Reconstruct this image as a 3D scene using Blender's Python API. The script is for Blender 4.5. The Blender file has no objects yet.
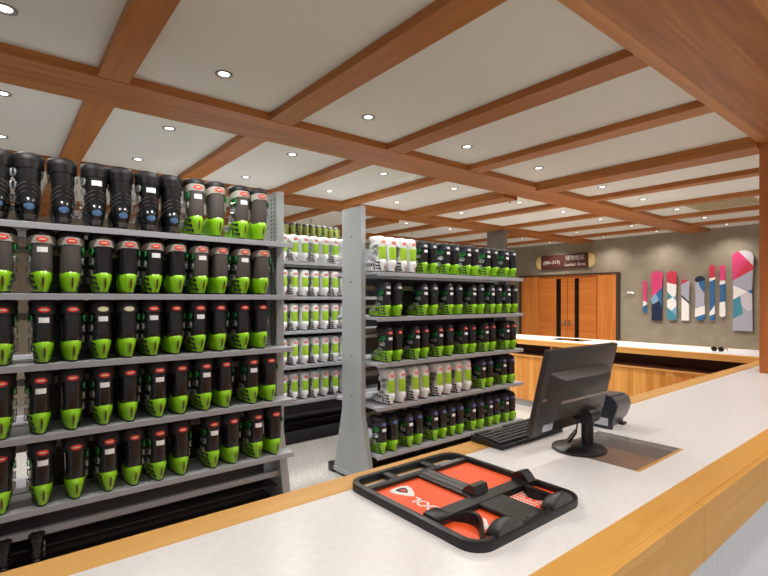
import bpy, bmesh, math, random
from mathutils import Vector, Matrix
random.seed(7)
S = bpy.context.scene
COL = S.collection
PI = math.pi

# ------------------------------------------------------------------ materials
def srgb(r, g, b):
    f = lambda c: (c/255/12.92) if c/255 <= .04045 else ((c/255+.055)/1.055)**2.4
    return (f(r), f(g), f(b), 1)

def mat(name, col, rough=.5, metal=0, spec=.5, emit=None, estr=0, coat=0, noise=None, bump=None, alpha=None):
    m = bpy.data.materials.new(name); m.use_nodes = True
    nt = m.node_tree; b = nt.nodes['Principled BSDF']
    c = col if len(col) == 4 else (*col, 1)
    b.inputs['Base Color'].default_value = c
    b.inputs['Roughness'].default_value = rough
    b.inputs['Metallic'].default_value = metal
    b.inputs['Specular IOR Level'].default_value = spec
    b.inputs['Coat Weight'].default_value = coat
    b.inputs['Coat Roughness'].default_value = .15
    if emit:
        b.inputs['Emission Color'].default_value = (*emit[:3], 1); b.inputs['Emission Strength'].default_value = estr
    if noise:                                            # (scale, amount, detail)
        tc = nt.nodes.new('ShaderNodeTexCoord'); n = nt.nodes.new('ShaderNodeTexNoise')
        n.inputs['Scale'].default_value = noise[0]; n.inputs['Detail'].default_value = noise[2]
        r = nt.nodes.new('ShaderNodeMapRange'); r.inputs[1].default_value = .3; r.inputs[2].default_value = .7
        r.inputs[3].default_value = 1-noise[1]; r.inputs[4].default_value = 1+noise[1]
        mx = nt.nodes.new('ShaderNodeVectorMath'); mx.operation = 'SCALE'; mx.inputs[0].default_value = c[:3]
        nt.links.new(tc.outputs['Object'], n.inputs['Vector']); nt.links.new(n.outputs['Fac'], r.inputs[0])
        nt.links.new(r.outputs[0], mx.inputs['Scale']); nt.links.new(mx.outputs[0], b.inputs['Base Color'])
        if bump:
            bp = nt.nodes.new('ShaderNodeBump'); bp.inputs['Strength'].default_value = bump; bp.inputs['Distance'].default_value = .01
            nt.links.new(n.outputs['Fac'], bp.inputs['Height']); nt.links.new(bp.outputs[0], b.inputs['Normal'])
    return m

def wood(name, c1, c2, axis='x', across='y', pw=.14, pl=2.4, rough=.4, var=.25, grain=1.0, off=0.0):
    """planks running along axis, divided across, with stretched grain"""
    m = bpy.data.materials.new(name); m.use_nodes = True
    nt = m.node_tree; N = nt.nodes; L = nt.links; b = N['Principled BSDF']
    tc = N.new('ShaderNodeTexCoord'); sep = N.new('ShaderNodeSeparateXYZ'); L.new(tc.outputs['Object'], sep.inputs[0])
    idx = {'x': 0, 'y': 1, 'z': 2}
    def mth(op, a, bb=None):
        n = N.new('ShaderNodeMath'); n.operation = op
        for i, v in enumerate((a, bb)):
            if v is None: continue
            if isinstance(v, (int, float)): n.inputs[i].default_value = v
            else: L.new(v, n.inputs[i])
        return n.outputs[0]
    A = sep.outputs[idx[axis]]; B = mth('ADD', sep.outputs[idx[across]], off)
    row = mth('FLOOR', mth('DIVIDE', B, pw))
    w1 = N.new('ShaderNodeTexWhiteNoise'); w1.noise_dimensions = '1D'; L.new(row, w1.inputs['W'])
    seg = mth('FLOOR', mth('ADD', mth('DIVIDE', A, pl), mth('MULTIPLY', w1.outputs['Value'], 7.3)))
    cmb = N.new('ShaderNodeCombineXYZ'); L.new(row, cmb.inputs[0]); L.new(seg, cmb.inputs[1])
    w2 = N.new('ShaderNodeTexWhiteNoise'); w2.noise_dimensions = '3D'; L.new(cmb.outputs[0], w2.inputs['Vector'])
    sc = [22.0*grain]*3; sc[idx[axis]] = 1.3*grain
    vm = N.new('ShaderNodeVectorMath'); vm.operation = 'MULTIPLY'; vm.inputs[1].default_value = sc; L.new(tc.outputs['Object'], vm.inputs[0])
    va = N.new('ShaderNodeVectorMath'); va.operation = 'ADD'; L.new(vm.outputs[0], va.inputs[0])
    sc2 = N.new('ShaderNodeVectorMath'); sc2.operation = 'SCALE'; L.new(w2.outputs['Color'], sc2.inputs[0]); sc2.inputs['Scale'].default_value = 30
    L.new(sc2.outputs[0], va.inputs[1])
    no = N.new('ShaderNodeTexNoise'); no.inputs['Scale'].default_value = 1; no.inputs['Detail'].default_value = 4; no.inputs['Distortion'].default_value = .6
    L.new(va.outputs[0], no.inputs['Vector'])
    f = mth('ADD', mth('MULTIPLY', w2.outputs['Value'], var*2), mth('MULTIPLY', mth('SUBTRACT', no.outputs['Fac'], .5), 1.5))
    f = mth('ADD', f, .5-var)
    mix = N.new('ShaderNodeMix'); mix.data_type = 'RGBA'; mix.clamp_factor = True
    L.new(f, mix.inputs['Factor']); mix.inputs['A'].default_value = c1; mix.inputs['B'].default_value = c2
    L.new(mix.outputs['Result'], b.inputs['Base Color'])
    b.inputs['Roughness'].default_value = rough
    return m

BEAMX = wood('beam_wood_long', srgb(150, 86, 30), srgb(190, 120, 54), 'x', 'y', .15, 5.5, .45, .22)
BEAMY = wood('beam_wood_cross', srgb(150, 86, 30), srgb(190, 120, 54), 'y', 'x', .6, 40, .45, .15)
SOFFIT = wood('soffit_wood', srgb(150, 88, 40), srgb(200, 134, 74), 'x', 'y', .15, 7, .4, .36)
COUNTERW = wood('counter_wood', srgb(204, 146, 62), srgb(224, 174, 92), 'x', 'z', .055, 1.6, .35, .2, off=.012)
FARW = wood('far_counter_wood', srgb(214, 150, 76), srgb(236, 184, 112), 'y', 'z', .1, 2, .35, .2)
PLANKZ = wood('plank_wood', srgb(204, 130, 54), srgb(244, 184, 100), 'z', 'y', .075, 3, .35, .5)
DOORW = wood('door_wood', srgb(186, 98, 36), srgb(214, 130, 58), 'y', 'z', .14, 5, .4, .2)
DOORP = wood('door_side_wood', srgb(190, 104, 40), srgb(222, 140, 66), 'z', 'y', .16, 5, .4, .2)
POSTW = wood('post_wood', srgb(170, 92, 42), srgb(204, 122, 60), 'z', 'y', .5, 5, .4, .2)

def speckle(name, c1, c2, s, rough):
    m = bpy.data.materials.new(name); m.use_nodes = True
    nt = m.node_tree; N = nt.nodes; L = nt.links; b = N['Principled BSDF']
    tc = N.new('ShaderNodeTexCoord')
    v = N.new('ShaderNodeTexNoise'); v.inputs['Scale'].default_value = s; v.inputs['Detail'].default_value = 3
    L.new(tc.outputs['Object'], v.inputs['Vector'])
    r = N.new('ShaderNodeValToRGB'); r.color_ramp.elements[0].position = .38; r.color_ramp.elements[1].position = .62
    r.color_ramp.elements[0].color = c1; r.color_ramp.elements[1].color = c2
    L.new(v.outputs['Fac'], r.inputs[0]); L.new(r.outputs[0], b.inputs['Base Color'])
    b.inputs['Roughness'].default_value = rough
    return m
FLOOR = speckle('floor_terrazzo', srgb(150, 148, 145), srgb(196, 194, 190), 60, .4)
QUARTZ = speckle('white_quartz', srgb(228, 227, 227), srgb(233, 232, 232), 45, .26)
PLASTER = mat('taupe_plaster', srgb(150, 139, 121), .85, noise=(5, .12, 6), bump=.25)
CEIL = mat('ceiling_paint', srgb(226, 223, 214), .9)
STEEL = mat('grey_steel', srgb(162, 165, 172), .4, spec=.5)
PANEL = mat('grey_panel', srgb(160, 165, 167), .35, spec=.5, noise=(3, .05, 2))
SLOT = mat('slot_dark', srgb(70, 72, 76), .6)
RAIL = mat('rail_beige', srgb(196, 190, 176), .5)
BLACKM = mat('black_metal', srgb(28, 28, 30), .28)
DARKP = mat('dark_base', srgb(38, 37, 38), .35)
DARKG = mat('dark_grey_panel', srgb(72, 73, 76), .5)
BLUEG = mat('blue_grey_base', srgb(78, 92, 116), .35)
BOARDB = mat('dark_niche', srgb(104, 62, 44), .6)
GREYB = mat('grey_baseboard', srgb(150, 148, 144), .5)
RIBW = mat('ribbed_white', srgb(226, 230, 236), .5)
PILLAR = mat('grey_pillar', srgb(128, 124, 116), .8, noise=(8, .08, 4))
FRAMED = mat('door_frame_dark', srgb(58, 46, 38), .5)
GLASSD = mat('dark_glass', srgb(26, 18, 14), .1)
CHROME = mat('satin_metal', srgb(200, 200, 200), .25, metal=1)
SIGNB = mat('sign_brown', srgb(82, 40, 32), .5)
SIGNT = mat('sign_tan', srgb(226, 196, 136), .5)
SIGNW = mat('sign_letters', srgb(226, 218, 206), .5)
WHITEP = mat('white_paint', srgb(238, 238, 236), .4)
LAMPT = mat('lamp_trim', srgb(138, 134, 126), .5)
LAMPL = mat('lamp_lens', (1, 1, 1), .4, emit=(1, .95, .86), estr=5)
VENT = mat('vent_panel', srgb(176, 160, 122), .6)
# boots
LIME = mat('boot_lime', srgb(142, 206, 32), .24, coat=.3)
BOOTB = mat('boot_black', srgb(34, 32, 35), .26, coat=.25)
BOOTK = mat('boot_jet', srgb(27, 28, 29), .25, coat=.3)
BOOTG = mat('boot_grey', srgb(84, 79, 76), .36)
LINER = mat('boot_liner', srgb(18, 18, 19), .6)
SILV = mat('strap_silver', srgb(170, 166, 158), .35)
STRAPB = mat('strap_black', srgb(40, 38, 40), .55)
STRAPN = mat('strap_navy', srgb(44, 48, 66), .5)
REDL = mat('patch_red', srgb(222, 62, 58), .4)
BEIGEL = mat('patch_beige', srgb(214, 210, 178), .4)
BLUEL = mat('patch_blue', srgb(96, 110, 176), .4)
SILVL = mat('patch_silver', srgb(200, 200, 196), .35)
TAGW = mat('tag_white', srgb(236, 238, 240), .4)
BOOTW = mat('boot_white', srgb(240, 243, 245), .3, coat=.2)
BOOTY = mat('boot_yellowgreen', srgb(160, 204, 56), .3, coat=.2)
BUCKG = mat('buckle_green', srgb(30, 130, 58), .3)
BUCKS = mat('buckle_silver', srgb(186, 190, 192), .3, metal=.7)
BROWNM = mat('heel_mark', srgb(96, 62, 26), .5)
HEELBLU = mat('heel_blue', srgb(88, 128, 172), .4)
PINKM = mat('pink_mark', srgb(196, 96, 110), .5)
OLIVE = mat('boot_olive', srgb(104, 108, 52), .4)
# counter things
PLAST = mat('black_plastic', srgb(21, 21, 22), .36)
PLAST2 = mat('charcoal_plastic', srgb(44, 42, 41), .36)
ORANGE = mat('red_orange_sheet', srgb(246, 92, 36), .35)
GREYP = mat('grey_plastic', srgb(120, 118, 118), .4)
MONB = mat('monitor_brown_black', srgb(52, 47, 44), .38)
MONG = mat('monitor_gloss', srgb(120, 104, 94), .2)
SCREEN = mat('screen_glass', srgb(12, 12, 14), .12)
NAVY = mat('printer_navy', srgb(38, 42, 54), .4)
PRINT = mat('printer_grey', srgb(96, 92, 90), .3)
KEYM = mat('key_caps', srgb(40, 40, 42), .45)
LABELG = mat('label_grey', srgb(198, 204, 210), .5)
INSET = mat('inset_brown_reflection', srgb(190, 132, 84), .35, noise=(6, .25, 3))  # brown of the recess, with the wood ceiling's reflection put into the colour
SHINE = mat('inset_glass', srgb(150, 146, 142), .06)
SHINE.node_tree.nodes['Principled BSDF'].inputs['Alpha'].default_value = .3

# ------------------------------------------------------------------ mesh helpers
class MB:
    def __init__(s): s.bm = bmesh.new()
    def box(s, x0, x1, y0, y1, z0, z1, bev=0, M=None):
        v = [s.bm.verts.new(p) for p in ((x0,y0,z0),(x1,y0,z0),(x1,y1,z0),(x0,y1,z0),(x0,y0,z1),(x1,y0,z1),(x1,y1,z1),(x0,y1,z1))]
        f = [s.bm.faces.new([v[i] for i in q]) for q in ((0,3,2,1),(4,5,6,7),(0,1,5,4),(1,2,6,5),(2,3,7,6),(3,0,4,7))]
        if bev:
            e = {e for ff in f for e in ff.edges}
            r = bmesh.ops.bevel(s.bm, geom=list(e), offset=bev, segments=2, affect='EDGES', profile=.5)
            v = list({w for ff in r['faces'] for w in ff.verts} | {w for w in v if w.is_valid})
        if M: bmesh.ops.transform(s.bm, matrix=M, verts=[w for w in v if w.is_valid])
        return s
    def loft(s, rings, cap0=True, cap1=True, closed=True):
        R = [[s.bm.verts.new(p) for p in r] for r in rings]
        n = len(R[0])
        for a, b in zip(R, R[1:]):
            for i in range(n if closed else n-1):
                j = (i+1) % n
                s.bm.faces.new((a[i], a[j], b[j], b[i]))
        if cap0: s.bm.faces.new(R[0][::-1])
        if cap1: s.bm.faces.new(R[-1])
        return s
    def prism(s, poly, a, b, axis='z'):
        """poly of 2-D points pushed along an axis from a to b"""
        def p(u, v, t): return {'z': (u, v, t), 'x': (t, u, v), 'y': (u, t, v)}[axis]
        return s.loft([[p(u, v, a) for u, v in poly], [p(u, v, b) for u, v in poly]])
    def cyl(s, c, r, h, n=20, r2=None, M=None):
        r2 = r if r2 is None else r2
        ring = lambda rr, z: [(c[0]+rr*math.cos(2*PI*i/n), c[1]+rr*math.sin(2*PI*i/n), z) for i in range(n)]
        k = len(s.bm.verts)
        s.loft([ring(r, c[2]), ring(r2, c[2]+h)])
        if M:
            s.bm.verts.ensure_lookup_table(); bmesh.ops.transform(s.bm, matrix=M, verts=s.bm.verts[k:])
        return s
    def tube(s, pts, r, n=8, closed=False):
        pts = [Vector(p) for p in pts]; rings = []
        m = len(pts)
        for i, p in enumerate(pts):
            t = (pts[(i+1) % m] - pts[i-1]) if closed else (pts[min(i+1, m-1)] - pts[max(i-1, 0)])
            t.normalize()
            u = t.cross(Vector((0, 0, 1)))
            if u.length < 1e-3: u = t.cross(Vector((0, 1, 0)))
            u.normalize(); w = t.cross(u)
            rings.append([p + r*(math.cos(2*PI*k/n)*u + math.sin(2*PI*k/n)*w) for k in range(n)])
        if closed: rings.append(rings[0]); 
        return s.loft(rings, not closed, not closed)
    def obj(s, name, m, parent=None, smooth=None, M=None):
        bmesh.ops.remove_doubles(s.bm, verts=s.bm.verts, dist=1e-6)
        bmesh.ops.recalc_face_normals(s.bm, faces=s.bm.faces)
        if M: s.bm.transform(M)
        me = bpy.data.meshes.new(name); s.bm.to_mesh(me); s.bm.free()
        for mm in (m if isinstance(m, (list, tuple)) else [m]): me.materials.append(mm)
        if smooth is not None:
            me.polygons.foreach_set('use_smooth', [True]*len(me.polygons))
            me.set_sharp_from_angle(angle=math.radians(smooth))
        o = bpy.data.objects.new(name, me); COL.objects.link(o)
        if parent: 
            o.parent = parent
            o.matrix_parent_inverse = Matrix.Translation(-parent.location) if parent.get('abs') else Matrix()
        return o

def tag(o, label, cat, group=None):
    o['label'] = label; o['category'] = cat
    if group: o['group'] = group
    return o
def thing(name, label, cat, loc=(0,0,0), group=None, absolute=False):
    o = bpy.data.objects.new(name, None); COL.objects.link(o); o.location = loc; o.empty_display_size = .1
    if absolute: o['abs'] = 1
    return tag(o, label, cat, group)
def struct(o):
    o['kind'] = 'structure'; return o
def text_mesh(name, body, size, m, parent, M, extrude=.001):
    cu = bpy.data.curves.new(name, 'FONT'); cu.body = body; cu.size = size; cu.extrude = extrude
    cu.offset = .012*size if name == 'tray_lettering' else 0; cu.align_x = 'CENTER'; cu.align_y = 'CENTER'
    t = bpy.data.objects.new(name, cu); COL.objects.link(t)
    dg = bpy.context.evaluated_depsgraph_get()
    me = bpy.data.meshes.new_from_object(t.evaluated_get(dg))
    bpy.data.objects.remove(t); me.transform(M); me.materials.clear(); me.materials.append(m); me.name = name
    o = bpy.data.objects.new(name, me); COL.objects.link(o)
    if parent:
        o.parent = parent
        o.matrix_parent_inverse = Matrix.Translation(-parent.location) if parent.get('abs') else Matrix()
    return o
def rrect(x0, x1, y0, y1, r, n=6):
    P = []
    for cx, cy, a0 in ((x1-r, y1-r, 0), (x0+r, y1-r, 90), (x0+r, y0+r, 180), (x1-r, y0+r, 270)):
        for k in range(n+1):
            a = math.radians(a0+90*k/n); P.append((cx+r*math.cos(a), cy+r*math.sin(a)))
    return P

# ------------------------------------------------------------------ camera.  X runs along the racks, Y from the counter towards them
CAMZ = 1.6
FX, FY = .6285, .7778
def ray(px, py):
    u, v = (px-384)/480, (299-py)/480
    return FX+FY*u, FY-FX*u, v
def on_x(px, py, X):
    a, b, v = ray(px, py); D = X/a
    return b*D, CAMZ+v*D
def x_at(px, Y):
    a, b, v = ray(px, 0)
    return a/b*Y
cam = bpy.data.cameras.new('camera'); co = bpy.data.objects.new('camera', cam); COL.objects.link(co)
co.location = (0, 0, CAMZ); co.rotation_euler = (PI/2, 0, math.atan2(FY, FX)-PI/2)
cam.lens = 22.5; cam.sensor_width = 36; cam.shift_y = 11/768; cam.clip_start = .02
S.camera = co

# ------------------------------------------------------------------ room
CZ = 2.92                                                # white ceiling
BZ = 2.865                                               # underside of beams and soffit
WX = 10.4
struct(MB().box(-3, WX+.2, -2.5, 9.2, -.1, 0).obj('floor', FLOOR))
struct(MB().box(-3, WX+.2, 1.12, 9.2, CZ, CZ+.1).obj('ceiling', CEIL))
struct(MB().box(WX, WX+.2, -2.5, 9.2, 0, CZ).obj('wall_back', PLASTER))
struct(MB().box(-3, WX, 9.0, 9.2, 0, CZ).obj('wall_side', PLASTER))
struct(MB().box(-3, WX, -2.5, 1.12, BZ, CZ+.1).obj('ceiling_soffit', SOFFIT))
k = 1
def trim(mb, m):
    global k
    o = struct(mb.obj('trim_%d' % k, m)); k += 1; return o
MAIN = [(3.155, 3.585), (5.40, 5.83), (7.65, 8.08)]
for a, b in MAIN: trim(MB().box(-3, WX, a, b, BZ, CZ-.0005), BEAMX)
for x0, x1, z in ((-1.65, -1.49, BZ+.004), (-.6, -.44, BZ+.004), (.45, .61, BZ+.004), (1.51, 1.69, BZ+.004), (2.58, 2.77, BZ+.004), (3.62, 3.79, BZ+.004), (4.76, 5.02, 2.825),
               (5.95, 6.11, BZ+.004), (7.13, 7.29, BZ+.004), (8.28, 8.44, BZ+.004), (9.4, 9.56, BZ+.004)):
    runs = [(1.12, 3.155), (3.585, 5.40), (5.83, 7.65), (8.08, 9.0)] if z > 2.85 else [(1.12, 3.155), (3.585, 5.40), (5.83, 7.65)]
    for a, b in runs: trim(MB().box(x0, x1, a, b, z, CZ-.0005), BEAMY)

# downlights: one bay each
LX = [.03, 1.04, 2.1, 3.17, 4.25, 5.55, 6.65, 7.78, 8.92, 10.0]
spots = []
def lamp_data(e, size=140):
    l = bpy.data.lights.new('downlight_beam', 'SPOT'); l.energy = e; l.spot_size = math.radians(size); l.spot_blend = .8
    l.shadow_soft_size = .06; l.color = (1, .965, .91); return l
LD = lamp_data(64); LDF = lamp_data(95); LDW = lamp_data(40); LD2 = lamp_data(44, 150); LD3 = lamp_data(90, 150)
ring = None
def downlight(x, y, z, label, data, tilt=None):
    global ring
    t = thing('downlight', label, 'ceiling light', (x, y, z), 'round downlights in the ceiling')
    if ring is None:
        m = MB(); n = 24
        rr = lambda r, zz: [(r*math.cos(2*PI*i/n), r*math.sin(2*PI*i/n), zz) for i in range(n)]
        m.loft([rr(.05, 0), rr(.05, -.005), rr(.042, -.007), rr(.03, -.001), rr(.03, 0)], False, False)
        a = m.obj('lamp_ring', LAMPT, t, 40)
        b = MB().cyl((0, 0, -.0025), .0295, .0025, 24).obj('lamp_lens', LAMPL, t)
        ring = (a, b)
    else:
        for o in ring:
            c = o.copy(); COL.objects.link(c); c.parent = t
    l = bpy.data.objects.new('downlight_beam', data); COL.objects.link(l); l.location = (0, 0, -.02); l.parent = t
    if tilt: l.rotation_euler = tilt
ORD = ['first', 'second', 'third', 'fourth', 'fifth', 'sixth', 'seventh', 'eighth', 'ninth', 'tenth', 'eleventh', 'twelfth', 'thirteenth', 'fourteenth', 'fifteenth']
for row, (y, nm) in enumerate(((2.78, 'in the row over the counter aisle'), (3.93, 'in the row over the front racks'), (4.98, 'in the row before the second long beam'), (6.25, 'in the row behind the second long beam'))):
    for i, x in enumerate(LX):
        if row == 2 and i in (6, 7): continue
        downlight(x, y, CZ, 'round recessed downlight, %s from the near end %s' % (ORD[i], nm), LDW if x > 9.5 else (LD if x < 5 and row < 2 else LDF))
for i, x in enumerate((-.8, .5, 1.8, 3.1, 4.4, 5.6)):
    downlight(x, .05, BZ, 'recessed downlight in the wooden soffit over the counter, %s from the near end' % ORD[i], LD2)

for i, x in enumerate((-.8, .8, 2.4, 4.0, 5.6)):  # unseen lamp row, added to light the counter front
    downlight(x, -1.35, BZ, 'unseen downlight added in the soffit before the ribbed counter front, %s from the near end' % ORD[i], LD3)
for i, (px, py) in enumerate(((311, 221), (412, 233), (510, 201))):
    a, b, v = ray(px, py); D = (CZ-CAMZ-.03)/v
    m = MB().cyl((0, 0, -.005), .03, .005, 14).cyl((0, 0, -.05), .008, .046, 8).cyl((0, 0, -.055), .018, .005, 10)
    tag(m.obj('sprinkler_head', CHROME), 'small ceiling sprinkler head %s' % ('above the white boots of the back rack', 'above the white boots on the middle rack', 'between beams near the grey pillar')[i], 'sprinkler').location = (a*D, b*D, CZ)
vt = thing('ceiling_vent', 'square beige ceiling vent panel between two beams near the ski wall', 'ceiling vent', (7.86, 2.3, CZ))
MB().box(-.3, .3, -.48, .3, -.012, -.001, .003).obj('vent_frame', VENT, vt)
m = MB()
for i in range(9): m.box(-.26, .26, -.42+i*.075, -.385+i*.075, -.018, -.012)
m.obj('slats', VENT, vt)

# grey pillar behind the middle rack
tag(MB().box(7.15, 7.27, 5.405, 5.78, 0, BZ, .004).obj('grey_pillar', PILLAR), 'slim grey pillar rising behind the middle boot rack to the beams', 'pillar')

# ------------------------------------------------------------------ door, sign on the back wall
dy = lambda px, py=290: on_x(px, py, WX)[0]
DT = 2.15
d = struct(bpy.data.objects.new('door_1', None)); COL.objects.link(d)
def child(mb, name, m): return mb.obj(name, m, d)
yl, yr = dy(522.3), dy(617)
child(MB().box(WX-.05, WX-.002, yl, yl+.06, 0, DT+.03).box(WX-.05, WX-.002, yr-.07, yr, 0, DT+.03).box(WX-.05, WX-.002, yr, yl, DT, DT+.03), 'door_frame', FRAMED)
a1, a2 = dy(539.5), dy(597.7); mid = dy(568.4)
child(MB().box(WX-.035, WX-.004, a1, yl, 0, DT), 'side_panel', DOORP)
child(MB().box(WX-.035, WX-.004, yr, a2, 0, DT), 'side_panel', DOORP)
child(MB().box(WX-.03, WX-.004, a2, a1, DT-.05, DT), 'header', DOORW)
for p, q in ((a1-.012, mid+.006), (mid-.006, a2+.012)):
    child(MB().box(WX-.045, WX-.006, min(p, q), max(p, q), .01, DT-.06, .004), 'door_leaf', DOORW)
for p, q in ((557.5, 562), (575.8, 580)):
    child(MB().box(WX-.05, WX-.044, dy(q), dy(p), .1, DT-.075), 'glass_strip', GLASSD)
for s_ in (.05, -.05):
    child(MB().box(WX-.062, WX-.045, mid+s_-.012, mid+s_+.012, .98, 1.1).tube([(WX-.06, mid+s_, 1.05), (WX-.09, mid+s_, 1.05), (WX-.095, mid+s_+s_*2.2, 1.05)], .008), 'door_handle', CHROME)
sy0, sz0 = on_x(541.5, 263, WX-.02); sy1, sz1 = on_x(589, 260, WX-.02)
sg = thing('hanging_sign', 'dark brown locker area sign with rounded tan ends above the wooden doors', 'sign', (WX-.02, (sy0+sy1)/2, (sz0+sz1)/2))
hw, hh = (sy0-sy1)/2, .165
MB().box(-.02, .018, -hw, hw, -hh, hh).obj('sign_board', SIGNB, sg)
for s_ in (1, -1):
    MB().prism([(s_*(hw+.001)+s_*hh*.82*math.cos(math.radians(t)), hh*math.sin(math.radians(t))) for t in range(-90, 91, 15)], -.02, .018, 'x').obj('rounded_end', SIGNT, sg)
RW = Matrix(((0, 0, -1, 0), (-1, 0, 0, 0), (0, 1, 0, 0), (0, 0, 0, 1)))   # text facing -X, reading towards -Y
text_mesh('number_text', '(001-317)', .11, SIGNW, sg, Matrix.Translation((-.021, hw*.53, -.01)) @ RW)
text_mesh('chinese_text', '储物柜区', .12, SIGNW, sg, Matrix.Translation((-.021, -hw*.46, .07)) @ RW)
text_mesh('english_text', 'Locker Area', .1, SIGNW, sg, Matrix.Translation((-.021, -hw*.46, -.08)) @ RW)
yy, zz = on_x(630.5, 292.5, WX)
tag(MB().box(WX-.025, WX-.001, yy-.06, yy+.06, zz-.02, zz+.02, .005).box(WX-.035, WX-.02, yy-.09, yy-.03, zz-.035, zz-.005, .003).obj('wall_switch', WHITEP), 'small white fitting on the plaster wall beside the wooden doors', 'wall fitting')

# ------------------------------------------------------------------ skis and snowboards mounted on the wall
ART = {n: mat('art_'+n, srgb(*c), .3) for n, c in dict(pink=(216, 72, 122), rose=(204, 62, 84), white=(236, 234, 232), navy=(34, 44, 72), blue=(52, 104, 152),
        sky=(128, 172, 200), teal=(70, 140, 160), grey=(170, 172, 188), mauve=(168, 130, 160), pale=(208, 200, 206)).items()}
AN = list(ART)
def board(name, label, cat, px0, px1, py0, py1, square_end, cuts):
    """cuts: list of (nx, nz, d): in board units (x -1..1, z 0..1); region code -> colour from painter"""
    X = WX-.06
    pm = (px0+px1)/2
    y0 = on_x(px0, 290, X)[0]; y1 = on_x(px1, 290, X)[0]
    zt = on_x(pm, py0, X)[1]; zb = on_x(pm, py1, X)[1]
    w = (y0-y1)/2; h = zt-zb; yc = (y0+y1)/2
    P = []
    n = 12
    for i in range(n+1):
        t = PI*i/n; P.append((w*math.cos(t)*1.0, h/2-w*.9+w*.9*math.sin(t)**.8))
    P.append((-w*.86, 0))
    if square_end: P += [(-w*.92, -h/2), (w*.92, -h/2)]
    else:
        for i in range(n+1):
            t = PI+PI*i/n; P.append((w*math.cos(t), -h/2+w*.8+w*.8*math.sin(t)))
    P.append((w*.86, 0))
    bm = bmesh.new(); bm.faces.new([bm.verts.new((0, p[0], p[1])) for p in P])
    lines, painter = cuts
    for (ya, za, yb, zb_) in lines:                      # in fractions: y -1 left .. 1 right as seen, z 0 top .. 1 bottom
        A = Vector((0, -ya*w, h/2-za*h)); B = Vector((0, -yb*w, h/2-zb_*h))
        nrm = Vector((1, 0, 0)).cross(B-A)
        if nrm.length: bmesh.ops.bisect_plane(bm, geom=bm.verts[:]+bm.edges[:]+bm.faces[:], plane_co=A, plane_no=nrm.normalized())
    for f in bm.faces:
        c = f.calc_center_median(); f.material_index = AN.index(painter(-c.y/w, (h/2-c.z)/h))
    top = bm.faces[:]
    r = bmesh.ops.extrude_face_region(bm, geom=top)
    bmesh.ops.translate(bm, verts=[v for v in r['geom'] if isinstance(v, bmesh.types.BMVert)], vec=(.018, 0, 0))
    bmesh.ops.recalc_face_normals(bm, faces=bm.faces)
    # ends curve towards the wall away from the viewer
    me = bpy.data.meshes.new(name); bm.to_mesh(me); bm.free()
    for a_ in AN: me.materials.append(ART[a_])
    t = thing(name, label, cat, (X, yc, (zt+zb)/2), 'skis and snowboards on the plaster wall')
    o = bpy.data.objects.new('deck', me); COL.objects.link(o); o.parent = t
    MB().cyl((0, 0, 0), .012, .042, 8, M=Matrix.Translation((.017, 0, h*.2)) @ Matrix.Rotation(PI/2, 4, 'Y')).cyl((0, 0, 0), .012, .042, 8, M=Matrix.Translation((.017, 0, -h*.2)) @ Matrix.Rotation(PI/2, 4, 'Y')).obj('wall_bracket', CHROME, t)
board('ski', 'short narrow pink ski with blue tail nearest the wooden doors', 'ski', 642.8, 646.8, 280.8, 313, False,
      ([(-1, .62, 1, .66), (-1, .8, 1, .74)], lambda y, z: 'pink' if z < .64 else ('white' if z < .77 else 'blue')))
board('snowboard', 'pink topped snowboard with navy and blue square tail', 'snowboard', 651, 662.6, 271, 320.5, True,
      ([(-1, .55, 1, .32), (-1, .62, .6, .85), (-.3, .42, 1, .75), (-1, .7, 1, .55)], lambda y, z: 'pink' if z < .435-.115*y else ('navy' if z > .66+.02*y and y < .6 else ('blue' if y > 0 else 'sky'))))
board('ski', 'wide ski, rose top then white with sky blue shards, rounded tail', 'ski', 666.6, 676.6, 271, 320.5, False,
      ([(-1, .23, 1, .28), (-1, .4, 1, .62), (-1, .6, 1, .48), (-1, .72, 1, .9), (-1, .9, 1, .7)], lambda y, z: 'rose' if z < .255+.02*y else ('white' if z < .5 and y > -.4 or .6 < z < .75 and y > 0 else ('teal' if z > .85 or y < -.2 else 'sky'))))
board('ski', 'grey and white ski with a small red tip', 'ski', 681, 689.4, 279.6, 320.5, True,
      ([(-1, .12, 1, .02), (-1, .36, 1, .55), (-1, .42, 1, .6)], lambda y, z: 'rose' if z < .07-.05*y else ('grey' if z < .45+.09*y else ('navy' if z < .51+.09*y else 'white'))))
board('ski', 'navy tipped pale blue ski with white stripes near its tail', 'ski', 694.8, 705, 276, 320.5, False,
      ([(-1, .15, 1, .1), (-1, .1, 1, .4), (-.4, .1, 1, .6), (-1, .74, 1, .66), (-1, .82, 1, .76), (-1, .93, 1, .85)], lambda y, z: 'navy' if z < .12 else ('blue' if (y > .1 and z < .36) or z > .89-.04*y else ('white' if .7 < z < .78 or z > .84 else 'grey'))))
board('ski', 'narrow ski, rose tip, long blue middle and white tail, beside its twin', 'ski', 709.2, 715, 265, 320.5, True,
      ([(-1, .24, 1, .22), (-1, .3, 1, .26), (-1, .86, 1, .72), (-1, .92, 1, .88)], lambda y, z: 'rose' if z < .23 else ('white' if z < .28 or .79-.07*y < z < .9 else 'blue')))
board('ski', 'narrow ski, solid pink tip and white lower third, next to largest board', 'ski', 719.4, 725.4, 265, 317, False,
      ([(-1, .3, 1, .3), (-1, .38, 1, .36), (-1, .72, 1, .7)], lambda y, z: 'pink' if z < .3 else ('white' if z < .37 or z > .71 else 'blue')))
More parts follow.
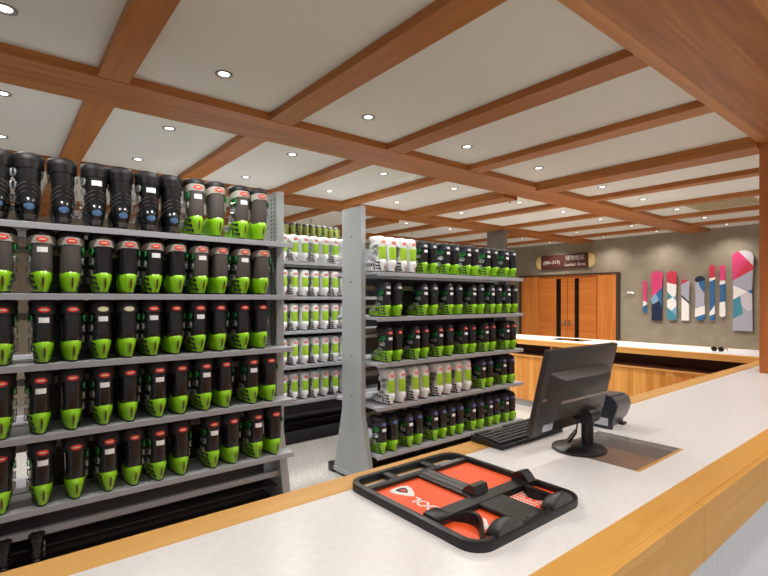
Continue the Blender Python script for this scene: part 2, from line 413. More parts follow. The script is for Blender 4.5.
def bigart(y, z):
    if z < .1+.1*y and y > -.2: return 'pale'
    if z < .38-.05*(y+1) and y < .15: return 'pink'
    if z < .3: return 'rose'
    if z < .45: return 'grey'
    if z < .6 and y < .4: return 'white'
    if z < .58: return 'blue'
    if z < .75 and y < 0: return 'teal'
    return 'pale' if z < .7 else 'grey'
board('snowboard', 'largest snowboard, pink top over grey and white facets, beside the wooden post', 'snowboard', 731.8, 753.6, 250.4, 331, True,
      ([(-.4, 0, 1, .2), (-1, .38, .3, .15), (-1, .38, 1, .24), (-1, .42, 1, .55), (-1, .62, 1, .47), (-.8, .62, 1, .8), (-.2, .58, .3, 1), (-1, .86, 1, .72)],
       bigart))

# ------------------------------------------------------------------ far counter along the back
FCX0, FCX1, FCY0, FCY1, CT = 6.12, 6.95, -1.0, 5.4, 1.0
fc = thing('far_counter', 'far wooden counter with plank front and open dark niche facing the boot racks', 'counter', (6.5, 3.2, 0), absolute=True)
MB().box(FCX0+.06, FCX1-.05, 1.32, FCY1, .755, .775).box(FCX0+.45, FCX1-.05, 1.32, FCY1, .775, .924).obj('niche', BOARDB, fc)
for y in (3.84, 4.9): MB().box(FCX0+.07, FCX0+.46, y, y+.025, .775, .924).obj('divider', FARW, fc)
MB().box(FCX0+.05, FCX0+.09, 1.32, FCY1, .09, .76).obj('front_panel', PLANKZ, fc)
MB().box(FCX0+.035, FCX0+.095, 1.32, FCY1, .745, .765).obj('ledge', FARW, fc)
MB().box(FCX0+.06, FCX0+.085, 1.32, FCY1, 0, .09).obj('baseboard', GREYB, fc)
MB().box(FCX1-.05, FCX1, 1.32, FCY1, 0, .924).obj('back_or_shade_panel', PLANKZ, fc)
ft = thing('far_worktop', 'pale glossy top of the far counter with light wood edge', 'counter top', (6.5, 3.2, .93), absolute=True)
MB().box(FCX0+.06, FCX1-.05, FCY0, FCY1, .93, CT).obj('stone_top', QUARTZ, ft)
MB().box(FCX0, FCX0+.06, FCY0, FCY1, .925, CT, .004).box(FCX1-.05, FCX1, FCY0, FCY1, .925, CT, .004).obj('wood_edge', FARW, ft)
yi, _ = on_x(572, 341, 6.6)
tag(MB().box(6.4, 6.75, yi-.25, yi+.25, CT, CT+.004, .001).obj('glass_plate', SHINE.copy() if False else GLASSD), 'dark glass plate lying in the top of the far counter before the doors', 'glass plate')
# dark glasses lying on it
a, b, v = ray(717.5, 346.5); D = (CT-CAMZ+.02)/v
sgx, sgy = 6.42, 6.42*b/a
sp = thing('eyeglasses', 'small pair of dark glasses lying on the far counter by the wooden post', 'glasses', (sgx, sgy, CT))
lens = lambda y: [(0, y+.026*math.cos(t*PI/8), .028+.024*math.sin(t*PI/8)) for t in range(16)]
MB().tube(lens(.034), .006, 6, True).tube(lens(-.034), .006, 6, True).tube([(0, -.008, .034), (-.004, 0, .037), (0, .008, .034)], .005, 6).obj('rim', PLAST, sp)
for y in (.034, -.034): MB().prism([(y+.022*math.cos(t*PI/8), .028+.02*math.sin(t*PI/8)) for t in range(16)], -.002, .002, 'x').obj('lens', GLASSD, sp)
for s_ in (1, -1): MB().tube([(0, s_*.062, .035), (.05, s_*.064, .034), (.1, s_*.062, .03), (.125, s_*.06, .012)], .005, 6).obj('temple', PLAST, sp)

# wooden post on the counter
tag(MB().box(4.83, 5.13, .72, 1.12, CT, BZ, .004).obj('wooden_post', POSTW), 'tall square wooden post standing on the counter up to the soffit', 'post')

# ------------------------------------------------------------------ near counter
NY0, NY1, NY2, NY3 = .500, .612, 1.24, 1.348
NX0, NX1 = -1.6, 6.12
PX0, PX1, PY0, PY1 = 1.735, 2.135, .738, 1.085             # opening for the glass inset
nb = thing('service_counter', 'long near counter with white ribbed front below its wood fascia', 'counter', (2, .9, 0), absolute=True)
m = MB(); n = int((NX1-NX0)/.016)
pts = []
for i in range(n):
    x = NX0+i*.016; pts += [(x, NY0+.055), (x+.01, NY0+.055), (x+.011, NY0+.059), (x+.015, NY0+.059)]
m.prism(pts+[(NX1, NY0+.09), (NX0, NY0+.09)], .08, .83).obj('ribbed_front', RIBW, nb)
MB().box(NX0, NX1, NY0+.05, NY0+.1, .83, .86).obj('front_channel', BLUEG, nb)
MB().box(NX0, NX1, NY3-.06, NY3-.03, 0, .9).obj('staff_side_panel', PLANKZ, nb)
MB().box(NX0, NX1, NY0+.08, NY3-.05, .04, .08).obj('plinth', DARKP, nb)
nt_ = thing('quartz_worktop', 'white quartz top of the near counter framed by honey wood strips', 'counter top', (2, .9, .86), absolute=True)
m = MB()
m.box(NX0, PX0, NY1, NY2, .94, CT).box(PX1, NX1, NY1, NY2, .94, CT).box(PX0, PX1, NY1, PY0, .94, CT).box(PX0, PX1, PY1, NY2, .94, CT)
m.obj('quartz_slab', QUARTZ, nt_)
MB().box(NX0, NX1, NY2, NY3, .9, CT+.001, .004).obj('staff_edge_strip', COUNTERW, nt_)
xs = [NX0, -.84, -.23, .38, .99, 1.6, 2.21, 2.82, 3.43, 4.04, 4.65, 5.26, NX1]
MB().box(NX0, NX1, NY0+.02, NY1, .95, CT+.001).obj('front_edge_strip', COUNTERW, nt_)
for p, q in zip(xs, xs[1:]): MB().box(p+.0008, q-.0008, NY0, NY0+.02, .835, CT+.001, .0015).obj('fascia_board', COUNTERW, nt_)
gp = thing('glass_inset', 'rectangular glass panel set flush into the counter beside the monitor base', 'glass panel', ((PX0+PX1)/2, (PY0+PY1)/2, .955), absolute=True)
MB().box(PX0, PX1, PY0, PY1, .94, .952).obj('inset_floor', INSET, gp)
MB().box(PX1-.045, PX1-.002, PY0+.012, PY1-.002, .952, .994).box(PX0+.002, PX0+.012, PY0+.012, PY1-.002, .952, .994).box(PX0+.01, PX1-.01, PY1-.012, PY1-.002, .952, .994).obj('inset_shaded_walls', GREYB, gp)  # grey colour holds the shade on the cut edge of the white slab
MB().box(PX0+.002, PX1-.002, PY0+.001, PY0+.012, .952, CT+.0008).obj('lip_reflection', COUNTERW, gp)  # wood colour stands in for a reflection along the glass edge
MB().box(PX0+.001, PX1-.001, PY0+.012, PY1-.001, .995, CT+.0005).obj('glass_pane', SHINE, gp)

# ------------------------------------------------------------------ boot fitting tray on the counter
tr = thing('boot_tray', 'black framed red-orange boot measuring tray with a slotted handle lying on the counter', 'tray', (1.105, 1.0, CT), absolute=True)
T0, T1, U0, U1 = .865, 1.35, .725, 1.268
def ringpath(x0, x1, y0, y1, r, wd, z0, z1):
    o = rrect(x0, x1, y0, y1, r); i = rrect(x0+wd, x1-wd, y0+wd, y1-wd, max(r-wd, .012))
    e = .004
    m = MB(); rows = [[(x, y, z) for x, y in q] for q, z in ((i, z0), (o, z0), (o, z1-e))]
    rows.append([(x*(1-.06)+xi*.06*1, y*(1-.06)+yi_*.06, z1-e/3) for (x, y), (xi, yi_) in zip(o, i)])
    rows += [[(x*(.8)+xi*.2, y*.8+yi_*.2, z1) for (x, y), (xi, yi_) in zip(o, i)], [(x*.1+xi*.9, y*.1+yi_*.9, z1) for (x, y), (xi, yi_) in zip(o, i)], [(x, y, z1-e) for x, y in i], [(x, y, z0) for x, y in i]]
    return m.loft(rows, False, False)
ringpath(T0, T1, U0, U1, .06, .022, CT, CT+.024).obj('outer_frame', PLAST, tr, 40)
MB().box(T0+.018, T1-.018, 1.165, 1.192, CT+.001, CT+.02, .004).obj('cross_rail', PLAST, tr)
for x in (1.0, 1.17): MB().box(x, x+.028, 1.19, 1.252, CT+.002, CT+.02, .004).obj('handle_strut', PLAST, tr)
MB().box(T0+.02, T1-.02, U0+.02, 1.168, CT+.002, CT+.008).obj('orange_sheet', ORANGE, tr)
MB().box(1.085, 1.16, .93, 1.175, CT+.008, CT+.018, .003).obj('slide_rail', PLAST2, tr)
m = MB(); 
for i in range(26): m.box(1.1, 1.122, .94+i*.0088, .9445+i*.0088, CT+.018, CT+.021).box(1.126, 1.146, .94+i*.0088, .9445+i*.0088, CT+.018, CT+.021)
m.obj('rail_scale', GREYP, tr)
MB().prism([(.925, CT+.018), (.985, CT+.018), (.97, CT+.034), (.955, CT+.046), (.935, CT+.046)], 1.095, 1.155, 'x').obj('slider', PLAST2, tr)
m = MB().prism([(.882, CT+.008), (.937, CT+.008), (.932, CT+.024), (.887, CT+.024)], .9, 1.33, 'x')
m.box(.888, .945, .872, .938, CT+.008, CT+.031, .008).box(1.285, 1.338, .885, .945, CT+.008, CT+.031, .008)
m.obj('cross_bar', PLAST, tr, 40)
MB().prism([(.88, CT+.028), (.95, CT+.028), (.935, CT+.045), (.91, CT+.055), (.895, CT+.045)], 1.29, 1.33, 'x').obj('end_clip', PLAST, tr)
MB().box(1.06, 1.17, .74, .905, CT+.008, CT+.022, .004).obj('centre_plate', PLAST, tr)
MB().box(1.095, 1.135, .727, .755, CT+.022, CT+.0235).obj('centre_notch', SLOT, tr)
for x0, x1 in ((.945, 1.045), (1.185, 1.285)):
    n = 10
    P = [(x0+(x1-x0)*i/n, CT+.026+.03*math.sin(PI*i/n)**.7) for i in range(n+1)]
    MB().loft([[(x, .728, z) for x, z in P]+[(x1, .728, CT+.024), (x0, .728, CT+.024)], [(x, .745, z) for x, z in P]+[(x1, .745, CT+.024), (x0, .745, CT+.024)],
               [(x*.9+(x0+x1)*.05, .775, max(CT+.012, z-.018)) for x, z in P]+[(x1*.95+x0*.05, .775, CT+.01), (x0*.95+x1*.05, .775, CT+.01)]]).obj('toe_cup', PLAST2, tr, 50)
for xc, s_ in ((.96, 1), (1.265, -1)):
    m = MB(); P = []
    for i in range(11):
        t = i/10; P.append((xc+s_*.05*math.sin(PI*t)-s_*.03, .9-.135*t))
    z = lambda i: CT+.014+.024*math.sin(PI*i/10)
    m.loft([[(x-.011, y, CT+.008), (x+.011, y, CT+.008), (x+.006, y, z(i)), (x-.006, y, z(i))] for i, (x, y) in enumerate(P)]).obj('curved_stop', PLAST, tr, 50)
TM = Matrix(((0, -1, 0, 0), (1, 0, 0, 0), (0, 0, 1, 0), (0, 0, 0, 1)))     # reads towards +Y
text_mesh('tray_lettering', 'OOL', .05, WHITEP, tr, Matrix.Translation((.962, 1.0, CT+.0085)) @ TM, .0004)
text_mesh('tray_lettering', 'K', .075, WHITEP, tr, Matrix.Translation((1.0, .815, CT+.0085)) @ TM, .0004)
sh = [(-.045, .0)]
SP = [(.0, -.05), (.018, -.03), (.034, .002), (.036, .022), (.02, .032), (-.02, .032), (-.036, .022), (-.034, .002), (-.018, -.03)]
MB().prism([(.975+x, 1.112+y) for x, y in SP], CT+.008, CT+.0095).obj('shield_emblem', WHITEP, tr)
MB().prism([(.975+.5*x, 1.116+.5*y) for x, y in SP], CT+.0095, CT+.0105).obj('emblem_crest', STRAPN, tr)
MB().prism([(.975+.25*x, 1.112+.25*y) for x, y in SP], CT+.0105, CT+.0112).obj('emblem_dot', REDL, tr)
m = MB()
for i in range(6):
    for j in range(9):
        if random.random() < .85: m.box(1.195+i*.015, 1.195+i*.015+.006, .795+j*.011, .795+j*.011+.008, CT+.008, CT+.0088)
m.obj('instruction_text', WHITEP, tr)
MB().box(1.2, 1.3, 1.169, 1.188, CT+.0195, CT+.021).obj('grey_label', GREYP, tr)

# ------------------------------------------------------------------ monitor
MC = Vector((1.814, 1.008, 1.2443)); tl = .2348
mo = thing('computer_monitor', 'black computer monitor on a round foot seen from behind', 'monitor', (1.82, 1.0, CT), absolute=True)
MM = Matrix.Translation(MC) @ Matrix.Rotation(tl, 4, 'X')     # local x width, y depth (towards +Y screen), z up
W2, H2 = .2625, .1705
MB().box(-W2, W2, 0, .026, -H2, H2, .006).obj('bezel', MONB, mo, 40, MM)
MB().box(-W2+.018, W2-.018, .0262, .0275, -H2+.025, H2-.018).obj('screen', SCREEN, mo, None, MM)
def frust(x0, x1, z0, z1, y0, y1, ix, iz0, iz1):
    m = MB(); a = rrect(x0, x1, z0, z1, .012, 4); b = rrect(x0+ix, x1-ix, z0+iz0, z1-iz1, .012, 4)
    return m.loft([[(x, y0, z) for x, z in a], [(x, y0*.35+y1*.65, z) for x, z in [(p[0]*.5+q[0]*.5, p[1]*.5+q[1]*.5) for p, q in zip(a, b)]], [(x, y1, z) for x, z in b]])
frust(-.225, .205, -.115, .085, 0, -.04, .035, .02, .02).obj('housing', MONB, mo, 40, MM)
MB().box(-.248, .225, -.006, 0, -.028, -.016, .002).box(-.18, .17, -.0425, -.0395, -.028, -.016, .001).obj('trim_line', MONG, mo, None, MM)
m = MB()
for x, z in ((-.06, .03), (.05, .03), (-.06, -.07), (.05, -.07)): m.box(x-.007, x+.007, -.0415, -.039, z-.007, z+.007)
m.box(.03, .075, -.0415, -.036, -.09, -.072).box(.1, .14, -.0415, -.036, -.088, -.074)
m.obj('port', SLOT, mo, None, MM)
MB().box(-.2, -.135, -.004, .001, -.155, -.125).obj('label_sticker', LABELG, mo, None, MM)
hinge = MM @ Vector((.03, -.05, -.1))
nx = 1.845
MB().tube([(nx, .985, CT+.01), (nx, .985, CT+.1), (nx, .978, CT+.125)], .023, 16).tube([(nx-.035, hinge.y-.005, hinge.z), (nx+.035, hinge.y-.005, hinge.z)], .03, 16).tube([(nx, .978, CT+.12), (nx-.0, hinge.y+.045, hinge.z)], .028, 14).obj('stand_neck', PLAST, mo, 40)
m = MB(); n = 36; rr = lambda r, z: [(1.808+r*math.cos(2*PI*i/n), 1.0+r*math.sin(2*PI*i/n), z) for i in range(n)]
m.loft([rr(.096, CT), rr(.103, CT+.004), rr(.103, CT+.01), rr(.097, CT+.014), rr(.04, CT+.022)]).obj('round_base', PLAST, mo, 30)
MB().tube([hinge+Vector((-.04, .02, -.02)), (nx-.06, 1.0, CT+.07), (nx-.05, 1.03, CT+.03), (nx-.02, 1.07, CT+.006), (nx+.06, 1.1, CT+.005), (nx+.2, 1.15, CT+.005)], .004, 8).obj('power_cable', PLAST, mo, 60)

# keyboard
kb = thing('keyboard', 'black computer keyboard lying behind the monitor at the counter edge', 'keyboard', (1.77, 1.26, CT), absolute=True)
MB().prism([(1.185, CT), (1.342, CT), (1.342, CT+.03), (1.185, CT+.016)], 1.555, 2.0, 'x').obj('keyboard_body', PLAST, kb)
m = MB()
for r in range(6):
    for c in range(18):
        if r == 5 and c in (4, 5, 6, 7): continue
        x = 1.567+c*.0237; y = 1.197+r*.0235; z = CT+.016+.014*(y-1.185)/.157
        m.box(x, x+.0195, y, y+.019, z, z+.009)
m.obj('keys', KEYM, kb)
# receipt printer
pr = thing('receipt_printer', 'compact black receipt printer with a pale label beside the monitor', 'printer', (2.27, 1.12, CT), absolute=True)
prof = [(1.055, 0), (1.05, .04), (1.036, .08), (1.03, .105), (1.036, .13), (1.055, .15), (1.085, .158), (1.19, .15), (1.21, .13), (1.21, 0)]
MB().prism([(y, CT+z) for y, z in prof], 2.19, 2.205, 'x').obj('side_cheek', NAVY, pr)
pin = [(1.075, .028), (1.06, .045), (1.046, .08), (1.04, .105), (1.046, .128), (1.06, .144), (1.085, .151), (1.185, .144), (1.2, .128), (1.2, .004), (1.08, .004)]
MB().prism([(y, CT+z) for y, z in pin], 2.205, 2.355, 'x').obj('printer_body', PRINT, pr, 30)
MB().box(2.32, 2.355, 1.06, 1.1, CT, CT+.012).box(2.32, 2.35, 1.15, 1.19, CT, CT+.012).obj('foot', PLAST, pr)
MB().box(2.188, 2.19, 1.07, 1.185, CT+.015, CT+.05).obj('label_sticker', LABELG, pr)
MB().box(2.22, 2.34, 1.06, 1.075, CT+.147, CT+.1515).obj('paper_slot', SLOT, pr)

# ------------------------------------------------------------------ ski boots: heel at y = 0, toe towards +y
NR = 24
def srf(lv, p=2.15):
    """levels (z, y0, y1, halfwidth, toe widening) -> rings"""
    R = []
    for z, y0, y1, a, kk in lv:
        yc, b = (y0+y1)/2, (y1-y0)/2; q = []
        for i in range(NR):
            t = 2*PI*i/NR; c, s_ = math.cos(t), math.sin(t)
            yy = b*math.copysign(abs(s_)**(2/p), s_); xx = a*math.copysign(abs(c)**(2/p), c)*(1+kk*yy/b)
            q.append((xx, yc+yy, z))
        R.append(q)
    return R
def lerp_lv(lv, z):
    for A, B in zip(lv, lv[1:]):
        if A[0] <= z <= B[0]:
            t = (z-A[0])/(B[0]-A[0]); return [A[i]+(B[i]-A[i])*t for i in range(5)]
    return list(lv[0] if z < lv[0][0] else lv[-1])
def back_y(lv, x, z, p=2.15):
    _, y0, y1, a, kk = lerp_lv(lv, z); yc, b = (y0+y1)/2, (y1-y0)/2
    return yc-b*(max(0, 1-abs(x/(a*(1-kk)))**p))**(1/p)
def side_x(lv, y, z, p=2.15):
    _, y0, y1, a, kk = lerp_lv(lv, z); yc, b = (y0+y1)/2, (y1-y0)/2
    t = max(-1, min(1, (y-yc)/b)); return a*(1-abs(t)**p)**(1/p)*(1+kk*t)
SHELL = [(.010, .006, .278, .037, .15), (.03, .0, .286, .043, .13), (.05, -.006, .285, .047, .1), (.07, -.012, .27, .0505, .06), (.088, -.0135, .24, .052, .04), (.102, -.010, .21, .0515, .02), (.113, -.002, .19, .049, 0), (.125, .006, .17, .046, 0), (.15, .01, .155, .044, 0)]
CUFF = [(.106, .002, .148, .0475, 0), (.13, -.002, .152, .0505, 0), (.17, -.003, .156, .0505, 0), (.22, .001, .162, .052, 0), (.265, .006, .168, .057, 0), (.304, .011, .172, .0625, 0)]
STRAP = [(z, y0-.003, y1+.004, a+.003, kk) for z, y0, y1, a, kk in (lerp_lv(CUFF, .262), lerp_lv(CUFF, .283), lerp_lv(CUFF, .302))]
STRAP = [(.262, *STRAP[0][1:]), (.283, *STRAP[1][1:]), (.302, *STRAP[2][1:])]
def patch(lv, cx, cz, w, h, off, oval=True, n=8):
    """thin curved patch following the back of a surface"""
    m = MB(); nz = max(2, int(h/.008)); G = []
    for i in range(n+1):
        t = -1+2*i/n
        x = cx+w*(math.sin(t*PI/2) if oval else t)
        hh_ = h*(math.sqrt(max(.02, 1-math.sin(t*PI/2)**2)) if oval else 1)
        G.append([(x, cz-hh_+2*hh_*k_/nz) for k_ in range(nz+1)])
    P = lambda q, o: (q[0], back_y(lv, q[0], q[1])-o, q[1])
    rows = [[P(q, off) for q in c] + [P(q, -.003) for q in c[::-1]] for c in G]
    return m.loft(rows)
def side_block(m, lv, sgn, y0, y1, z0, z1, th, skew=0):
    P = []
    for (y, z) in ((y0, z0), (y1, z0+skew), (y1, z1+skew), (y0, z1)):
        P.append((y, z, side_x(lv, y, z)))
    m.loft([[(sgn*(x-.004), y, z) for y, z, x in P], [(sgn*(x+th), y, z) for y, z, x in P]])
def make_boot(name, side, shell, cuff, strap, logo, mark, buckle, liner, tagged, kind):
    t = thing(name, '', 'boot')
    MB().loft(srf([(0, .012, .278, .038, .12), (.012, .01, .282, .041, .12)])).obj('sole', STRAPB, t, 40)
    MB().loft(srf(SHELL)).obj('lower_shell', shell, t, 50)
    MB().loft(srf(CUFF), False, False).loft(srf([(z, y0+.006, y1-.006, a-.006, kk) for z, y0, y1, a, kk in CUFF[::4]])[::-1], False, False).obj('cuff', cuff, t, 50)
    lin = [(.27, .015, .165, .056, 0), (.3, .009, .174, .0655, 0), (.318, .011, .182, .0668, 0), (.331, .02, .187, .0625, 0), (.339, .036, .184, .050, 0), (.342, .05, .175, .038, 0)]
    R = srf(lin)
    R.append([(x*.9, (y-.115)*.9+.115, .33) for x, y, z in R[-1]]); R.append([(x*.85, (y-.115)*.9+.115, .27) for x, y, z in R[-1]])
    MB().loft(R, False, True).obj('liner', liner, t, 50)
    sl = lambda R: [[(x, y, z-max(0, y-.02)*.35) for x, y, z in q] for q in R]
    MB().loft(sl(srf([(z, y0, y1+.004, a+.002, kk) for z, y0, y1, a, kk in STRAP])), False, False).loft(sl(srf([(z, y0+.004, y1-.004, a-.008, kk) for z, y0, y1, a, kk in STRAP]))[::-1], False, False).obj('power_strap', strap, t, 50)
    if logo:
        lg = patch(STRAP, 0, .282, .027, .0135, .002).obj('oval_patch', logo, t, 50)
        if logo in (REDL,): patch(STRAP, 0, .282, .015, .003, .003, False).obj('patch_lettering', BEIGEL, lg)
    if tagged: patch(CUFF, 0, .228, .0235, .0135, .002, False).obj('size_tag', TAGW, t)
    if kind == 'lime':
        patch(SHELL, .002, .06, .005, .03, .002).obj('heel_mark', mark, t, 50)
    elif kind == 'black':
        patch(SHELL, 0, .072, .022, .016, .002, True).obj('heel_badge', mark, t, 50)
        m = MB()
        for s_ in (1, -1):
            for j in range(3):
                m.tube([(s_*x_, back_y(CUFF, x_, z_)-.001, z_) for x_, z_ in ((.012, .19-j*.022), (.03, .182-j*.022), (.045, .165-j*.022), (.052, .145-j*.02))], .0025, 6)
        m.obj('spine_lines', BOOTG, t, 60)
        patch(SHELL, 0, .025, .034, .012, .002, False).obj('heel_plate', BOOTG, t)
    else:
        patch(SHELL, .008, .04, .012, .012, .002, False).obj('heel_mark', mark, t, 50)
        patch(CUFF, 0, .18, .043, .06, .002, False).obj('spine_panel', BOOTY, t, 50)
    for z_, y_, lv, bm_ in ((.235, .06, CUFF, buckle), (.178, .07, CUFF, BUCKS), (.118, .1, SHELL, BUCKS), (.075, .165, SHELL, BUCKS)):
        m = MB(); sg_ = side
        x0 = side_x(lv, y_, z_)+(.004 if lv is SHELL and z_ > .1 else 0)
        m.box(x0-.004, x0+.005, y_-.036, y_+.034, z_-.012, z_+.012, .003)
        m.tube([(x0+.003, y_-.034, z_-.014), (x0+.01, y_-.012, z_-.017), (x0+.012, y_+.016, z_-.01), (x0+.012, y_+.016, z_+.01), (x0+.01, y_-.012, z_+.017), (x0+.003, y_-.034, z_+.014)], .0034, 5)
        m.obj('buckle', bm_, t, 50, Matrix.Diagonal((side, 1, 1, 1)))
    m = MB()
    for y_, z_ in ((.022, .02), (.026, .048), (.022, .078)):
        side_block(m, SHELL, side, y_, y_+.016, z_, z_+.02, .0015); side_block(m, SHELL, side, y_+.018, y_+.052, z_+.004, z_+.016, .0015, .008)
    side_block(m, SHELL, side, .085, .1, .02, .085, .0015, .004); side_block(m, SHELL, side, .11, .15, .06, .085, .0015, -.006)
    m.obj('side_graphic', PINKM if kind == 'none' else STRAPB, t)
    if kind != 'black':
        m = MB(); side_block(m, CUFF, side, .04, .075, .15, .2, .0015, .012); side_block(m, CUFF, side, .06, .1, .2, .214, .0015, .012)
        m.obj('cuff_graphic', buckle if kind == 'lime' else BUCKS, t)
    return t
KINDS = {  # shell, cuff, strap, logo, mark, buckle, liner, kind
 'K':  (BOOTK, BOOTK, BOOTK, None, HEELBLU, BUCKS, LINER, 'black'),
 'LS': (LIME, BOOTG, SILV, REDL, BROWNM, BUCKG, LINER, 'lime'),
 'LM': (LIME, BOOTB, SILV, REDL, BROWNM, BUCKG, LINER, 'lime'),
 'LB': (LIME, BOOTB, STRAPB, REDL, BROWNM, BUCKG, LINER, 'lime'),
 'LC': (LIME, BOOTB, STRAPB, BEIGEL, BROWNM, BUCKG, LINER, 'lime'),
 'N':  (LIME, BOOTB, STRAPN, SILVL, BROWNM, BUCKG, LINER, 'lime'),
 'NB': (LIME, BOOTB, STRAPN, BLUEL, BROWNM, BUCKG, LINER, 'lime'),
 'W':  (BOOTW, BOOTW, BOOTW, REDL, PINKM, BUCKS, BOOTW, 'white'),
 'O':  (OLIVE, OLIVE, OLIVE, None, BROWNM, BUCKG, LINER, 'lime'),
}
WORDS = {'K': 'glossy black boot with blue heel badge', 'LS': 'lime-heeled grey boot with silver strap', 'LM': 'lime-heeled black boot with silver strap', 'LB': 'lime-heeled black boot with red oval',
         'LC': 'lime-heeled black boot with beige oval', 'N': 'lime-heeled black boot with silver oval', 'NB': 'lime-heeled black boot with blue oval', 'W': 'white boot with yellow-green spine', 'O': 'small olive boot with black collar'}
PROTO = {}
def boot(kind, side, tagged, x, y, z, label, group, rot=0, scale=(1, 1, 1)):
    key = (kind, side, tagged)
    if key not in PROTO:
        sh_, cu_, st_, lo_, ma_, bu_, li_, kd = KINDS[kind]
        t = make_boot('ski_boot', side, sh_, cu_, st_, lo_, ma_, bu_, li_, tagged, kd); PROTO[key] = t
    else:
        src = PROTO[key]; t = src.copy(); COL.objects.link(t)
        for ch in list(src.children):
            c = ch.copy(); COL.objects.link(c); c.parent = t
            for g in ch.children:
                e = g.copy(); COL.objects.link(e); e.parent = c
    t.location = (x, y, z); t.rotation_euler = (0, 0, rot); t.scale = scale
    t['label'] = label; t['category'] = 'boot'; t['group'] = group
    return t
def relax(xs, dmin, lo, hi):
    xs = list(xs)
    for _ in range(200):
        for i in range(len(xs)-1):
            g = xs[i+1]-xs[i]
            if g < dmin: xs[i] -= (dmin-g)/2; xs[i+1] += (dmin-g)/2
        xs[0] = max(xs[0], lo); xs[-1] = min(xs[-1], hi)
    return xs

# ------------------------------------------------------------------ racks
SHZ = [2.01, 1.63, 1.25, .87, .482]
SHM = [1.83, 1.445, 1.055, .688, .283]
ROWN = ['top', 'second-highest', 'middle', 'second-lowest', 'bottom']
def rack(name, label, x0, x1, yf, panels, slots=False, raised=False, levels=SHZ):
    """x0..x1 shelf span, yf front edge; panels: list of (xa, xb, top)"""
    yc = yf+.31; yb = yf+.62
    r = thing(name, label, 'shelving rack', ((x0+x1)/2, yc, 0), absolute=True)
    for xa, xb, top in panels:
        h = .145; fl = .27
        P = [(yc-fl, .06), (yc-fl, .09), (yc-h, .62), (yc-h, top), (yc+h, top), (yc+h, .62), (yc+fl, .09), (yc+fl, .06)]
        pn = MB().prism(P, xa, xb, 'x').obj('end_panel', PANEL, r)
        bl = MB()
        for z in (.75, 1.1, 1.75, 2.15):
            if z < top: bl.cyl((0, 0, 0), .008, .004, 8, M=Matrix.Translation((xa-.003, yc+.0, z)) @ Matrix.Rotation(PI/2, 4, 'Y'))
        bl.obj('bolt', CHROME, pn)
        pn.children[0].matrix_parent_inverse = Matrix()
        MB().box(xa-.005, xb+.005, yc-.33, yc+.33, .025, .065, .004).obj('foot_bar', STEEL, r)
        MB().box(xa-.012, xb+.012, yc+.28, yc+.37, 0, .085, .012).obj('foot_cap', BLACKM, r, 40)
        MB().box(xa-.012, xb+.012, yc-.37, yc-.28, 0, .085, .012).obj('foot_cap', BLACKM, r, 40)
        if slots:
            m = MB()
            for i in range(54):
                z = .7+i*.031
                if z < top-.05: m.box(xa-.0012, xa+.002, yc-.12, yc-.105, z, z+.018).box(xa-.0012, xa+.002, yc-.07, yc-.055, z, z+.018)
            m.obj('slot_strip', SLOT, r)
    px = x0+(.25 if x0 > 2 else (.53 if slots else .02))
    for z in levels:
        MB().box(x0, x1, yf, yc-.012, z-.022, z, .002).box(x0, x1, yf, yf+.012, z-.034, z-.02).obj('shelf', STEEL, r)
        MB().box(x0, x1, yc+.012, yb, z-.022, z, .002).box(x0, x1, yb-.012, yb, z-.034, z-.02).obj('rear_shelf', STEEL, r)
        MB().box(x0+.01, x1-.03, yc-.011, yc+.011, z-.15, z-.11).obj('cross_rail', RAIL, r)
    for z in levels[1:]:
        MB().box(px, x1-.1, yc+.0105, yc+.0118, z, z+.34).obj('back_or_shade_panel', DARKP, r)  # dark sheets added so the gaps between boots read as shade
    MB().box(x0+.02, x1-.1, yc-.02, yc+.0, .1, levels[-1]-.03).obj('lower_back_panel', DARKG, r)
    zr = levels[-1]-.2
    if zr > .2:
        MB().box(x0, x1-.02, yf+.13, yf+.16, zr, zr+.04, .002).obj('front_rail', STEEL if slots else DARKG, r)
        MB().box(x0, x1-.02, yf+.16, yb-.12, .2, .21).obj('lower_deck', DARKP, r)
    MB().box(x0, x1-.03, yf+.05, yb-.05, .075, .1).box(x0, x1-.03, yf+.04, yf+.06, .1, .15).obj('base_deck', BLACKM, r)
    MB().box(x0, x1-.03, yf+.1, yb-.1, 0, .075).obj('kick_plate', DARKP, r)
    if raised: MB().box(x0, x1, yc+.02, yb, 2.225, 2.245, .002).box(x0, x1, yc+.012, yc+.03, 2.01, 2.23).obj('raised_shelf', STEEL, r)
    return r
rack('boot_rack', 'grey steel rack of lime-heeled boots nearest the counter, ends before the gap', -.33, 1.695, 3.15, [(1.64, 1.70, 2.41), (-.36, -.3, 2.41)], slots=True)
rack('boot_rack', 'grey steel boot rack with a broad plain end panel, past the gap', 2.478, 4.52, 3.15, [(2.428, 2.474, 2.40), (4.43, 4.49, 1.8)], levels=SHM)
rack('boot_rack', 'grey steel rack of white boots seen through the gap behind the front racks', 1.35, 4.35, 4.67, [(1.3, 1.345, 2.0), (4.36, 4.4, 1.985)], raised=True)

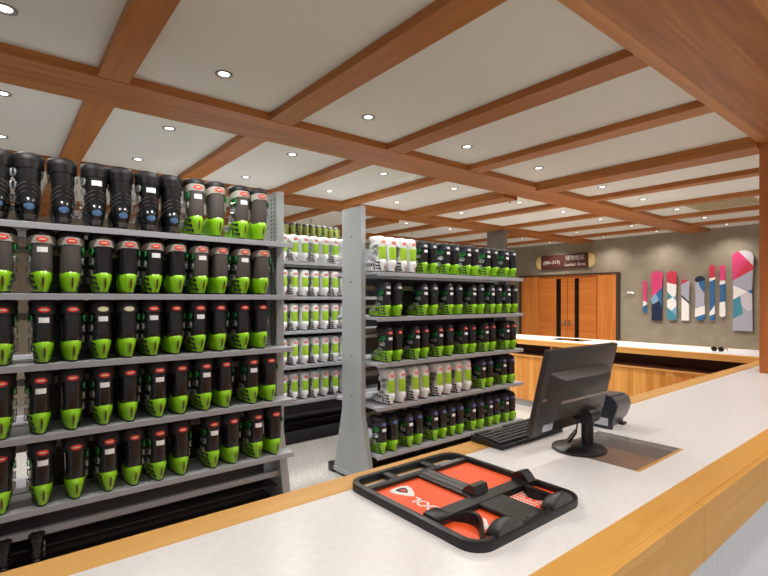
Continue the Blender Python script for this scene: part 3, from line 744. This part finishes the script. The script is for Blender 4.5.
HY = 3.15+.002
LEFT = [
 ([2, 24, 64, 98.6, 122, 153, 173, 198.6, 219.4, 245.5, 262.4], ['K']*7+['LS']*4, 'R'),
 ([2, 43.5, 71, 106, 129, 158, 178, 205, 222, 245.5, 265], ['LS', 'LS', 'LS', 'LM', 'LM', 'LM', 'LM', 'LS', 'LS', 'LS', 'LS'], 'R'),
 ([2, 45, 72.5, 105, 128, 157, 175, 202.5, 220.7, 247, 263], ['LB', 'LB', 'LB', 'LC', 'LC']+['LB']*6, 'R'),
 ([1, 41, 73, 105, 131, 162, 181, 208.5, 226, 255, 271.6], ['LB']*11, 'R'),
 ([1, 43, 76.4, 111.5, 134, 162, 182, 215, 235, 259.4, 277], ['LB']*11, 'R')]
NOTAG = {(1, 3), (2, 9), (0, 1)}
for r, (pxs, kinds, first) in enumerate(LEFT):
    xs = relax([x_at(p, HY) for p in pxs], .1335, -.05, 1.6)
    n = len(xs)
    for i, (x, kd) in enumerate(zip(xs, kinds)):
        left = (i % 2 == 1)
        tg = left and (r, i) not in NOTAG
        lab = '%s%s, %s from the gap, nearest rack\'s %s shelf' % ('tagged ' if tg else '', WORDS[kd], ORD[n-1-i], ROWN[r])
        boot(kd, -1 if left else 1, tg, x, HY+random.uniform(-.004, .006), SHZ[r], lab, 'boots on the nearest rack', random.uniform(-.035, .035), ((1.1 if kd == 'K' else 1.04), 1, 1.1) if r == 0 else (1.02, 1, 1.035))
MID = [
 ([382, 393, 403, 413, 427, 436, 449, 458, 470, 477.5, 490, 497.5, 508.6, 515], ['W']*4+['N']*10),
 ([389, 401, 427, 437, 452, 462, 476, 483, 494, 501.6, 510, 517], ['N']*12),
 ([392, 400.4, 418.6, 428, 442, 452, 467.5, 475, 488.6, 494.5, 509, 515], ['LB']*12),
 ([393, 404, 417.4, 428, 442, 450, 460.5, 470, 485, 491.6, 506, 514], ['W']*8+['NB']*4),
 ([385, 396, 411.6, 421.5, 438.5, 445.6, 454, 462, 475, 483, 492.7, 499, 509, 514.4], ['NB']*14)]
for r, (pxs, kinds) in enumerate(MID):
    xs = relax([x_at(p, HY) for p in pxs], .118, 2.55, 4.445)
    for i, (x, kd) in enumerate(zip(xs, kinds)):
        left = i % 2 == 0; tg = left and kd != 'W'
        lab = '%s%s, %s from end panel, %s shelf past gap' % ('tagged ' if tg else '', WORDS[kd], ORD[i], ROWN[r])
        boot(kd, -1 if left else 1, tg, x, HY+random.uniform(-.004, .006), SHM[r], lab, 'boots on the rack past the gap', random.uniform(-.035, .035), (.88, .99, .9))
for r in range(5):
    for i in range(8):
        x = 2.425+i*.1325+random.uniform(-.002, .002); left = i % 2 == 1
        boot('W', -1 if left else 1, False, x, 4.67+.028, SHZ[r], '%s, %s along the back rack\'s %s shelf in the gap' % (WORDS['W'], ORD[i], ROWN[r]), 'white boots on the back rack', random.uniform(-.03, .03), (.94, .97, .88))
for i in range(9):
    boot('O', 1 if i % 2 else -1, False, 2.62+i*.0895, 5.03, 2.245, '%s, %s along the back rack\'s raised shelf' % (WORDS['O'], ORD[i]), 'small boots on the raised shelf', 0, (.7, .7, .74))
for i, x in enumerate((.03, .175)):
    boot('K', 1 if i else -1, False, x, 3.24, .1, 'small black boot on the nearest rack\'s base deck, %s the gap' % ('farther from', 'nearer')[i], 'small boots on the base deck', 0, (.62, .62, .62))

# ------------------------------------------------------------------ light and view
w = bpy.data.worlds.new('world'); S.world = w; w.use_nodes = True
w.node_tree.nodes['Background'].inputs['Color'].default_value = (.95, .97, 1, 1)
w.node_tree.nodes['Background'].inputs['Strength'].default_value = .3
S.view_settings.view_transform = 'Standard'; S.view_settings.look = 'None'; S.view_settings.gamma = 1; S.view_settings.use_curve_mapping = False
S.view_settings.exposure = 0
S.cycles.use_denoising = True
S.cycles.max_bounces = 8
